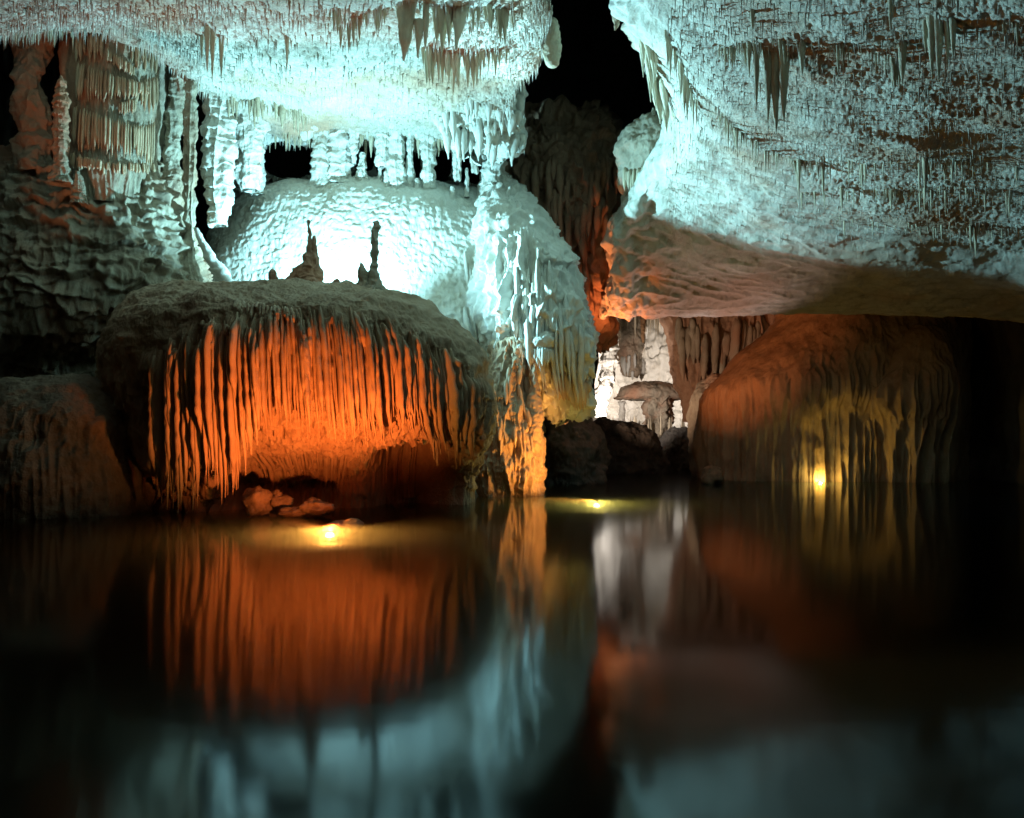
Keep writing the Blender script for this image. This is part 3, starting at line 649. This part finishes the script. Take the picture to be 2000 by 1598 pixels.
for q in range(30):
    a = 1222 + q * 4.4
    drapery(knoll, a, 335 + rnd(-8, 8) - (a - 1222) * 0.12, 365 + rnd(-6, 12) - (a - 1222) * 0.12, rnd(0.07, 0.12), kt, kb, M['straw'], 1.3, 1100 + q, npts=8)

vb = W(1320, -60, 33)
vt = thing('hanging_curtain', 'khaki curtain of long stalactites right of the dark shaft', 'rock formation', vb)
vbody = Body([(-90, 1236, 1400, 31.5, 1.3), (0, 1240, 1398, 32, 1.4), (70, 1262, 1396, 32.8, 1.4), (130, 1285, 1390, 34, 1.2), (190, 1318, 1386, 35, 0.9), (240, 1345, 1380, 36, 0.5), (262, 1355, 1372, 36.2, 0.2)], 240, 420,
             lambda P, N: 0.35 * fbm(P, 0.5, 3, 164) + flutes(P, N, 0.4, 1.5, 0.12, 165) + tiers(P, 0.3, 0.45, 167, 0.0, 2.4) + 0.06 * fbm(P, 4, 2, 168))
link('curtain_body', vbody.mesh('curtain_body', vb), M['straw'], vt)
for q in range(54):
    a = rnd(1245, 1392); y0 = rnd(-20, 190)
    drapery(vbody, a, y0, y0 + rnd(30, 110), rnd(0.07, 0.16), vt, vb, M['straw'], rnd(1.2, 2.2), 2500 + q, npts=12, taper=0.6)

# hanging mass of stalactites in the upper middle
hang_rows = [(60, 850, 1060, 40, 2.2), (120, 840, 1035, 40.5, 2.4), (180, 850, 1018, 41, 2.2), (230, 862, 1022, 41.5, 1.9), (265, 872, 1015, 42, 1.4), (290, 890, 990, 42.3, 0.9), (305, 905, 950, 42.4, 0.4)]
hang = Body(hang_rows, 240, 420, lambda P, N: 0.55 * fbm(P, 0.55, 4, 170) + flutes(P, N, 0.3, 1.5, 0.3, 172) + 0.08 * fbm(P, 4, 3, 173))
hb = W(940, 60, 40.5)
ht = thing('hanging_rock', 'ragged pale hanging rock mass beside the dark shaft', 'rock formation', hb)
link('rock_body', hang.mesh('rock_body', hb), M['white'], ht)
for q in range(60):
    a = rnd(862, 1025); y0 = rnd(90, 280)
    drapery(hang, a, y0, y0 + rnd(25, 75), rnd(0.10, 0.22), ht, hb, M['white'], 1.3, 1200 + q, npts=9, taper=0.6)
spike('stalactite', 'stubby club-shaped stalactite hanging against the dark shaft', 'stalactite', [(40, 1050, 1090), (75, 1056, 1096), (105, 1062, 1094), (125, 1066, 1092), (131, 1070, 1086)], 33.5, M['straw'], None, 180, 30, 0.14, freq=2.5, top=1)

# ------------------------------------------------------------------ formations at the upper left
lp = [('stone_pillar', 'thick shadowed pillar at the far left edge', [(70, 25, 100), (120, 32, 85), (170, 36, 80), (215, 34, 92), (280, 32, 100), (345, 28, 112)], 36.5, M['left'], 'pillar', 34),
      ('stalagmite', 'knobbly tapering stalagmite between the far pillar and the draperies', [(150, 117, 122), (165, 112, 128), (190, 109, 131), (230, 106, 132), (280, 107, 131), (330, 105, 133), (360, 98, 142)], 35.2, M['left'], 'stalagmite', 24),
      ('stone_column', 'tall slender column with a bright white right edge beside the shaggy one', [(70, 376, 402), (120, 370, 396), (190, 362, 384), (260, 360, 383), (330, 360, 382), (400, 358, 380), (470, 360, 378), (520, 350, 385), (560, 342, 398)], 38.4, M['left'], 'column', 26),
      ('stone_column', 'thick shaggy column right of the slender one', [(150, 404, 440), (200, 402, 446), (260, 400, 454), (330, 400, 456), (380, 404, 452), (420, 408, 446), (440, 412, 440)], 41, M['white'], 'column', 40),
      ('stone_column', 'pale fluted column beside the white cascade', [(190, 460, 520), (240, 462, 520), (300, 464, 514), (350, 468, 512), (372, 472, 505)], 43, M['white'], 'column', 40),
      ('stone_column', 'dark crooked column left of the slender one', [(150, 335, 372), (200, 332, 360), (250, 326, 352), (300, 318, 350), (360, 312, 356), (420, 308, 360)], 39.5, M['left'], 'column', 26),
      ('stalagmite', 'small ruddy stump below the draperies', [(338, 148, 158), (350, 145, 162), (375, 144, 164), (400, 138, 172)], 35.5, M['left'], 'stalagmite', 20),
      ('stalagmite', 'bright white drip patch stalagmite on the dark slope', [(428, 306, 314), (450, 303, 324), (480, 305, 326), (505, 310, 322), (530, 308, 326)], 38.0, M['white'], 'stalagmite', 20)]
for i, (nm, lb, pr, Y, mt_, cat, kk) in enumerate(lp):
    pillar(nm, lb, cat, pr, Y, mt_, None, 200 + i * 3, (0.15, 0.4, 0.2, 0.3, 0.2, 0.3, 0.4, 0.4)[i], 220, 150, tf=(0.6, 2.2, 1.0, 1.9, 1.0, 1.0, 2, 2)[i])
# leaning slab
spike('stalagmite', 'slanting white flowstone rib at the foot of the slender column', 'stalagmite', [(445, 378, 386), (470, 386, 400), (500, 398, 420), (530, 412, 445), (560, 425, 465)], 38.2, M['white'], None, 215, 20, 0.2)

recess = Body([(0, -260, 170, 43, 2.0), (120, -260, 168, 43, 2.2), (260, -260, 168, 43, 2.2), (420, -260, 170, 43, 2.2)], 120, 240, lambda P, N: 0.5 * fbm(P, 0.4, 4, 217) + flutes(P, N, 0.3, 1.2, 0.15, 218))  # added dark mass hiding the lit side wall, so the recess stays black
rb = W(-40, 420, 43)
tag(link('recess_backing', recess.mesh('recess_backing', rb), M['wall'], None, Vector(rb)), 'dark rock mass added behind the far left pillar to keep the recess black', 'rock formation')
pbase = W(228, 350, 37)
panel = Body([(40, 145, 312, 38.7, 2.1), (120, 150, 310, 38.6, 2.2), (200, 148, 306, 38.5, 2.3), (280, 146, 300, 38.4, 2.3), (345, 150, 296, 38.4, 2.4), (420, 140, 300, 38.4, 2.4)], 200, 400,
             lambda P, N: 0.2 * fbm(P, 0.6, 3, 220) + flutes(P, N, 0.14, 2.4, 0.2, 222) + 0.04 * fbm(P, 5, 2, 223), 3.0)
pt = thing('drapery_panel', 'tall panel of ruddy tiered draperies at the upper left', 'rock formation', pbase)
link('panel_body', panel.mesh('panel_body', pbase), M['left'], pt)
k = 1400
for (xa, ya, xb, yb, la, lb_, nn, pr) in [(152, 62, 205, 70, 60, 50, 11, 1.0), (208, 95, 262, 132, 30, 22, 13, 0.8), (255, 80, 306, 82, 55, 60, 9, 0.5), (160, 128, 284, 168, 80, 22, 26, 1.6),
                                          (262, 160, 304, 150, 55, 75, 9, 1.0), (150, 212, 268, 250, 88, 60, 26, 1.9), (262, 250, 300, 240, 55, 90, 9, 1.2), (143, 302, 200, 318, 34, 24, 13, 2.2), (200, 318, 296, 320, 24, 20, 16, 0.8), (232, 205, 262, 192, 25, 30, 7, 1.2)]:
    for q in range(nn):
        t = (q + rnd(0.2, 0.8)) / nn
        a, b = xa + (xb - xa) * t, ya + (yb - ya) * t + rnd(-2, 2)
        drapery(panel, a, b, b + (la + (lb_ - la) * t) * rnd(0.75, 1.1), rnd(0.045, 0.07), pt, pbase, M['fold'], 1.5, k, npts=10, proud=pr * 2.0, taper=0.25); k += 1

def slope_disp(P, N): return 0.5 * fbm(P, 0.35, 3, 230) + tiers(P, 0.55, 0.75, 232, 0.05, 1.7) + tiers(P, 0.25, 1.7, 237, -0.05, 3.2) + flutes(P, N, 0.15, 1.8, 0.2, 240) + 0.10 * fbm(P, 3, 3, 236)
slope = Body([(322, -180, 300, 39.6, 1.6), (345, -240, 318, 39.4, 2.6), (400, -260, 340, 39.3, 3.3), (470, -260, 360, 39.3, 4.0), (540, -260, 385, 39.4, 4.6), (600, -260, 400, 39.6, 5.0), (660, -260, 300, 39.6, 4.8), (690, -260, 220, 39.8, 3.8), (720, -260, 190, 40.2, 3.0), (1000, -260, 180, 40.2, 3.0)], 380, 700, slope_disp, 2.6)
sb = Wz(60, 40, 0)
st = thing('terraced_slope', 'dark terraced flowstone slope below the upper left draperies', 'rock formation', sb)
link('slope_body', slope.mesh('slope_body', sb), M['left'], st)
mound = Body([(740, 70, 190, 31.5, 1.0), (752, 10, 235, 31.2, 1.8), (790, -60, 262, 31, 2.4), (850, -90, 278, 30.8, 2.8), (920, -110, 290, 30.6, 3.0), (1060, -130, 300, 30.6, 3.2)], 200, 420,
             lambda P, N: 0.4 * fbm(P, 0.45, 4, 240) + flutes(P, N, 0.2, 1.6, 0.15, 242) + 0.05 * fbm(P, 5, 2, 243), 2.4)
mb = Wz(100, 30.6, 0)
tag(link('rock_mound', mound.mesh('rock_mound', mb), M['boulder'], None, mb), 'dim rounded mound at the lower left shore', 'rock formation')  # darker boulder stone stands in for the missing light on the mound

# ------------------------------------------------------------------ the right dome
def rdome_disp(P, N): return 0.4 * fbm(P, 0.25, 3, 250) + flutes(P, N, 0.35, 1.1, 0.07, 252) + 0.06 * fbm(P, (3, 3, 1.2), 3, 254)
rbase = Wz(1600, 57, 0)
rd = Body([(560, 1560, 1850, 58, 3.5), (620, 1520, 1880, 58, 4.2), (665, 1478, 1880, 57.6, 4.8), (720, 1425, 1880, 57, 5.2), (765, 1382, 1880, 56.8, 5.2), (830, 1366, 1875, 57, 4.9), (900, 1368, 1870, 57, 4.8), (1000, 1372, 1860, 57, 4.8)], 300, 720, rdome_disp, 2.2)
rt = thing('flowstone_dome', 'rust-coloured flowstone dome on the far right shore under the low ceiling', 'rock formation', rbase)
link('dome_body', rd.mesh('dome_body', rbase), M['dome'], rt)
lobe = Body([(640, 1760, 1830, 54, 1.2), (680, 1725, 1850, 53.5, 2.0), (740, 1695, 1860, 53, 2.6), (790, 1680, 1862, 53, 2.6), (850, 1690, 1860, 53.2, 2.3), (1000, 1700, 1850, 53.4, 2.2)], 180, 360, rdome_disp, 2.2)
link('side_lobe', lobe.mesh('side_lobe', rbase), M['dome'], rt)
brow = Body([(770, 1560, 1740, 55.2, 0.8), (790, 1535, 1755, 54.8, 1.6), (830, 1530, 1752, 54.6, 1.9), (870, 1545, 1745, 54.8, 1.6), (905, 1565, 1735, 55.2, 1.0)], 150, 360, lambda P, N: 0.25 * fbm(P, 0.7, 3, 260) + flutes(P, N, 0.22, 2.0, 0.2, 262) + 0.05 * fbm(P, 5, 2, 264), 2.4)
link('brow', brow.mesh('brow', rbase), M['dome'], rt)
k = 1900
px = 1536.0
while px < 1750:
    inner = 1590 < px < 1672
    y1 = rnd(905, 925) if inner else rnd(944, 950)
    y0 = rnd(790, 850)
    drapery(brow, px, y0, y1, rnd(0.09, 0.15), rt, rbase, M['fold'], rnd(1.2, 1.8), k, taper=0.3 if inner else 0.15); k += 1
    px += rnd(5, 9)

# ------------------------------------------------------------------ far chamber
fb = W(1250, 900, 88)
def far_disp(P, N): return 0.9 * fbm(P, 0.3, 4, 270) + 0.6 * ridge(P, (0.7, 0.7, 0.12), 272) + tiers(P, 0.7, 0.35, 275, 0.0, 1.5) + 0.12 * fbm(P, 2, 3, 274)
chamber = Sheet([[(1020, 560, 70), (1020, 680, 70), (1020, 780, 70), (1020, 870, 70), (1020, 960, 70)],
                 [(1130, 560, 84), (1130, 680, 84), (1130, 780, 84), (1130, 870, 84), (1130, 960, 84)],
                 [(1220, 560, 96), (1220, 680, 96), (1220, 780, 95), (1220, 870, 95), (1220, 960, 95)],
                 [(1300, 560, 98), (1300, 680, 97), (1300, 780, 96), (1300, 870, 96), (1300, 960, 96)],
                 [(1420, 560, 88), (1420, 680, 88), (1420, 780, 88), (1420, 870, 88), (1420, 960, 88)],
                 [(1620, 560, 72), (1620, 680, 72), (1620, 780, 72), (1620, 870, 72), (1620, 960, 72)]], 160, 260, far_disp)
tag(link('cave_wall', chamber.mesh('cave_wall'), M['white']), 'pale rough back wall of the far chamber', kind='structure')
far = [('stone_column', 'tall white column at the left of the far chamber', [(600, 1186, 1206), (640, 1180, 1205), (680, 1176, 1206), (720, 1176, 1202), (750, 1168, 1196), (790, 1156, 1184), (815, 1154, 1180)], 74, M['white'], 'column', 30),
       ('stalactite', 'thin orange stalactite hanging in the mouth of the far chamber', [(612, 1250, 1261), (640, 1252, 1260), (670, 1254, 1258)], 66, M['fold'], 'stalactite', 14),
       ('stone_column', 'grey blocky pillar under the far canopy', [(774, 1264, 1306), (800, 1262, 1308), (850, 1260, 1308), (920, 1256, 1312)], 80.5, M['left'], 'pillar', 34),
       ('stone_column', 'small pillar left under the far canopy', [(786, 1208, 1220), (800, 1210, 1219), (860, 1206, 1224)], 81, M['white'], 'pillar', 18)]
for i, (nm, lb, pr, Y, mt_, cat, kk) in enumerate(far):
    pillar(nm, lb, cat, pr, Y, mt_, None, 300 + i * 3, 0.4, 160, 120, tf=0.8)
canopy = Body([(746, 1245, 1296, 82, 1.0), (752, 1226, 1316, 82, 2.0), (760, 1212, 1330, 82, 2.6), (770, 1204, 1338, 82, 2.8), (778, 1200, 1342, 82, 2.6), (781, 1210, 1332, 82.2, 2.2)], 80, 260,
              lambda P, N: 0.15 * fbm(P, 0.7, 3, 310) + 0.08 * fbm(P, 2.5, 2, 311) - 0.9 * smooth(0.6, 1.0, np.abs(P[..., 0] - 12.9) / 4.0) * smooth(0.2, 0.9, N[..., 2]))
cb = W(1268, 794, 82)
tag(link('rock_canopy', canopy.mesh('rock_canopy', cb), M['left'], None, cb), 'grey arched rock canopy in the far chamber', 'rock formation')
gb = W(1232, 600, 84)
gt = thing('hanging_rock', 'grey pitted hanging rock above the far canopy', 'rock formation', gb)
gbody = Body([(590, 1200, 1268, 85, 1.5), (640, 1204, 1262, 85, 1.6), (690, 1206, 1256, 84.5, 1.5), (722, 1212, 1250, 84.5, 1.0), (735, 1222, 1240, 84.5, 0.4)], 140, 220, lambda P, N: 0.4 * fbm(P, 0.8, 4, 312) + 0.12 * np.abs(noise(P, 3, 313)))
link('rock_body', gbody.mesh('rock_body', gb), M['left'], gt)
for q in range(16):
    a = rnd(1212, 1262); y0 = rnd(690, 725)
    drapery(gbody, a, y0, y0 + rnd(15, 34), rnd(0.08, 0.16), gt, gb, M['white'], 1.3, 2300 + q, npts=8)
curtain = Body([(590, 1300, 1540, 70, 2.0), (640, 1305, 1520, 70, 2.2), (700, 1312, 1470, 70, 2.2), (740, 1325, 1420, 70, 1.8), (790, 1335, 1390, 70, 1.3), (822, 1340, 1360, 70, 0.5)], 220, 420, lambda P, N: 0.5 * fbm(P, 0.4, 3, 320) + flutes(P, N, 0.5, 0.9, 0.12, 322) + 0.08 * fbm(P, 3, 2, 324))
kb2 = W(1400, 600, 70)
kt2 = thing('stalactite_curtain', 'brown curtain of thick stalactites right of the far chamber', 'rock formation', kb2)
link('curtain_body', curtain.mesh('curtain_body', kb2), M['red'], kt2)
for q in range(34):
    a = rnd(1308, 1505); y0 = rnd(618, 660)
    drapery(curtain, a, y0, y0 + rnd(40, 110), rnd(0.16, 0.3), kt2, kb2, M['left'], 1.3, 2100 + q, npts=10)
blob = Body([(735, 1385, 1430, 62, 1.0), (760, 1360, 1440, 62, 1.6), (820, 1346, 1440, 62, 1.8), (900, 1352, 1440, 62, 1.8), (960, 1358, 1440, 62, 1.8)], 150, 240, lambda P, N: 0.35 * fbm(P, 0.6, 4, 330) + 0.06 * fbm(P, 4, 2, 331))
bb = Wz(1390, 62, 0)
tag(link('rock_buttress', blob.mesh('rock_buttress', bb), M['left'], None, bb), 'brown rock buttress at the left foot of the right dome', 'rock formation')
for i, (lb, rows) in enumerate([
        ('dark rough rock bank in front of the far chamber, left part', [(770, 1058, 1085, 52, 0.6), (790, 1050, 1130, 52, 1.6), (830, 1050, 1165, 52, 2.2), (900, 1050, 1180, 52, 2.4), (980, 1050, 1190, 52, 2.6)]),
        ('dark rough rock bank in front of the far chamber, middle part', [(822, 1170, 1215, 66, 1.0), (838, 1130, 1260, 66, 2.0), (870, 1120, 1300, 66, 2.4), (960, 1110, 1310, 66, 2.6)]),
        ('black rock bank under the canopy, right part', [(838, 1310, 1345, 76, 0.8), (850, 1290, 1370, 76, 1.6), (900, 1275, 1380, 76, 2.0), (960, 1270, 1390, 76, 2.2)])]):
    b = Body(rows, 130, 260, lambda P, N: 0.6 * fbm(P, 0.6, 4, 340 + i) + 0.08 * fbm(P, 4, 2, 345))
    loc = Vector((b.base[0], b.base[1], 0))
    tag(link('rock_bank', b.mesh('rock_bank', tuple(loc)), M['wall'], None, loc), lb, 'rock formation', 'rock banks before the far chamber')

# ------------------------------------------------------------------ stalactites on the ceilings
protos = []
for s in range(7):
    zt = np.linspace(0, -1, 12); prof = (1 - (-zt) ** 1.3) * 0.92 + 0.06
    wobx = 0.25 * noise(np.stack([zt * 2, zt * 0 + s, zt * 0], -1), 1.0, 400); 
    me = tube_mesh(np.stack([wobx, zt * 0, zt * 8.0], -1), prof, None, 9, 410 + s, 0.14, (0, 0, 0), 'stalactite', freq=0.9)
    me.materials.append(M['straw']); protos.append(me)
def stalactite(sheet, parent, px, py0, py1, wpx, up=0.25):
    p = sheet.at(px, py0); Y = p[1]
    ln = max((py1 - py0) / F * Y, 0.1) + up
    o = bpy.data.objects.new('stalactite', random.choice(protos)); C.objects.link(o); o.parent = parent
    r = wpx / 2 / F * Y
    o.location = (p[0], p[1], p[2] + up); o.scale = (r, r * rnd(0.8, 1.2), ln / 8.0)
    o.rotation_euler = (0, 0, rnd(0, 6.28))
    return o
def row(sheet, parent, pts, n, lo, hi, wlo=3.5, whi=7, jit=6, power=1.6):
    pts = np.array(pts, float); x = 0.0; L = len(pts) - 1; ph = rnd(0, 50)
    while x < L:
        g = float(noise(np.array([x * 9.0 / L + ph, 0.3, 0.7]), 1.0, 77))             # dense and bare stretches
        step = L / n * (rnd(0.3, 1.2) if g > -0.1 else rnd(0.8, 2.6))
        x += step
        if x > L: break
        a = np.interp(x, np.arange(L + 1), pts[:, 0]) + rnd(-jit, jit) * 0.4; b = np.interp(x, np.arange(L + 1), pts[:, 1]) + rnd(-jit, jit)
        ln = lo + (hi - lo) * random.random() ** power * (0.55 + 0.9 * max(0, g + 0.3))
        w = rnd(wlo, whi) * (0.45 + 0.9 * ln / hi)
        if random.random() < 0.08: w *= 2.0; ln *= 1.25
        stalactite(sheet, parent, a, b, b + ln, w)
        if random.random() < 0.25: stalactite(sheet, parent, a + w * 0.6, b + rnd(-2, 2), b + ln * rnd(0.4, 0.9), w * 0.8)
# right: three ranks along the steps of the ceiling, and scattered groups
row(ceil_right, cr, [(1395, 205), (1440, 255), (1510, 300), (1560, 318), (1700, 322), (1850, 318), (1995, 325)], 78, 12, 62, 4, 7.5)
row(ceil_right, cr, [(1560, 375), (1700, 372), (1850, 368), (1995, 380)], 50, 12, 55, 3.5, 6.5)
row(ceil_right, cr, [(1620, 425), (1750, 440), (1900, 445), (1995, 450)], 36, 8, 45, 3.5, 6)
row(ceil_right, cr, [(1400, 95), (1470, 85), (1600, 85), (1700, 95), (1760, 120)], 46, 15, 60, 5, 9)
row(ceil_right, cr, [(1300, 60), (1330, 130), (1360, 200)], 24, 20, 90, 6, 12)
row(ceil_right, cr, [(1800, 40), (1870, 60), (1990, 40)], 14, 20, 60, 6, 11)
for a in [(1478, 92, 215, 16), (1500, 105, 245, 24), (1515, 110, 262, 26), (1530, 108, 245, 22), (1560, 312, 392, 10), (1608, 318, 388, 10), (1690, 318, 362, 8), (1808, 310, 395, 14), (1762, 88, 168, 24), (1820, 40, 160, 18), (1834, 40, 165, 20), (1850, 40, 135, 18), (1862, 40, 120, 16), (1795, 318, 378, 9), (1905, 440, 500, 10), (1895, 440, 490, 8), (1470, 20, 60, 14), (1740, -30, 60, 22)]:
    stalactite(ceil_right, cr, *a)
# thin stalactites and stumps in the far chamber
far_wall = next(o for o in bpy.data.objects if o.get('label') == 'pale rough back wall of the far chamber')
for q in range(60):
    Y = rnd(74, 90); a = rnd(1195, 1330); w = rnd(3, 8); ln = rnd(12, 70) * (1.3 if w > 6 else 0.8)
    o = bpy.data.objects.new('stalactite', random.choice(protos)); C.objects.link(o); o.parent = far_wall
    p = W(a, 596, Y); r = w / 2 / F * Y
    o.location = p; o.scale = (r, r, (ln + 14) / F * Y / 8.0); o.rotation_euler = (0, 0, rnd(0, 6.28))
for q in range(16):
    Y = rnd(76, 80); a = rnd(1186, 1335); w = rnd(5, 11); ln = rnd(14, 40)
    o = bpy.data.objects.new('stalagmite', random.choice(protos)); C.objects.link(o); o.parent = far_wall
    p = W(a, 850, Y); r = w / 2 / F * Y
    o.location = p; o.scale = (r, r, (ln + 10) / F * Y / 8.0); o.rotation_euler = (math.pi, 0, rnd(0, 6.28))
# left
row(ceil_left, cl, [(20, 58), (90, 60), (150, 58)], 30, 12, 40, 4, 7, 4)
row(ceil_left, cl, [(440, 195), (520, 200), (600, 225)], 26, 15, 50, 6, 11)
row(ceil_left, cl, [(520, 262), (600, 268), (700, 270), (820, 275), (960, 280)], 52, 10, 55, 6, 12)
row(ceil_left, cl, [(640, 20), (700, 30), (760, 10)], 18, 15, 55, 6, 11)
row(ceil_left, cl, [(850, 20), (930, 15), (1020, 20)], 30, 20, 80, 8, 16)
row(ceil_left, cl, [(820, 95), (900, 110), (1000, 100)], 24, 25, 80, 8, 15)
for a in [(560, 70, 140, 11), (405, 50, 140, 12), (414, 60, 158, 14), (432, 70, 155, 12), (395, 70, 120, 10), (665, 55, 95, 12), (682, 50, 105, 12), (740, 15, 65, 10)]:
    stalactite(ceil_left, cl, *a)
for i, (lb, pr) in enumerate([('large brown stalactite, thickest at the top edge of the picture', [(-60, 762, 822), (0, 770, 814), (40, 776, 808), (80, 780, 803), (105, 785, 794), (120, 787, 790)]),
                             ('slim amber stalactite right of the thickest one', [(40, 808, 828), (70, 811, 826), (95, 813, 820), (114, 815, 817)]),
                             ('broad brown stalactite right of the dark notch at the top', [(-50, 880, 926), (0, 884, 914), (50, 886, 908), (80, 888, 896), (98, 889, 892)]),
                             ('narrow brown stalactite beside the thickest one at the top edge', [(-50, 822, 842), (0, 825, 838), (40, 826, 838), (80, 828, 834), (92, 829, 832)])]):
    spike('stalactite', lb, 'stalactite', pr, 29.5, M['straw'], 'big stalactites at the top edge', 420 + i, 26, 0.12, freq=1.6, top=1)

# countless small spikes that roughen both ceilings
def spikes(sheet, n, box, lo, hi, w, parent, seed):
    r = np.random.default_rng(seed)
    sel = r.integers(0, sheet.m * sheet.n, n * 4)
    P = sheet.P.reshape(-1, 3)[sel]; a, b = sheet.px.ravel()[sel], sheet.py.ravel()[sel]
    ok = (a > box[0]) & (a < box[2]) & (b > box[1]) & (b < box[3]); P = P[ok][:n]
    n = len(P); ln = lo + (hi - lo) * r.random(n) ** 2.5; rad = w * (0.6 + 0.8 * r.random(n))
    k = 5; ang = np.linspace(0, 2 * np.pi, k, endpoint=False)
    ring = P[:, None, :] + np.stack([np.cos(ang)[None] * rad[:, None], np.sin(ang)[None] * rad[:, None], np.full((n, k), 0.1)], -1)
    tip = P + np.stack([r.normal(0, 0.015, n), r.normal(0, 0.015, n), -ln], -1)
    V = np.concatenate([ring.reshape(-1, 3), tip])
    T = np.array([[i * k + j, n * k + i, i * k + (j + 1) % k] for i in range(n) for j in range(k)])
    o = link('small_stalactites', raw_mesh('small_stalactites', V, None, T), M['ceiling'], parent)
    o['kind'] = 'stuff'
spikes(ceil_left, 7000, (-200, -60, 1080, 300), 0.1, 0.6, 0.04, cl, 5)
spikes(ceil_right, 3000, (1300, -60, 2150, 470), 0.12, 0.5, 0.03, cr, 6)
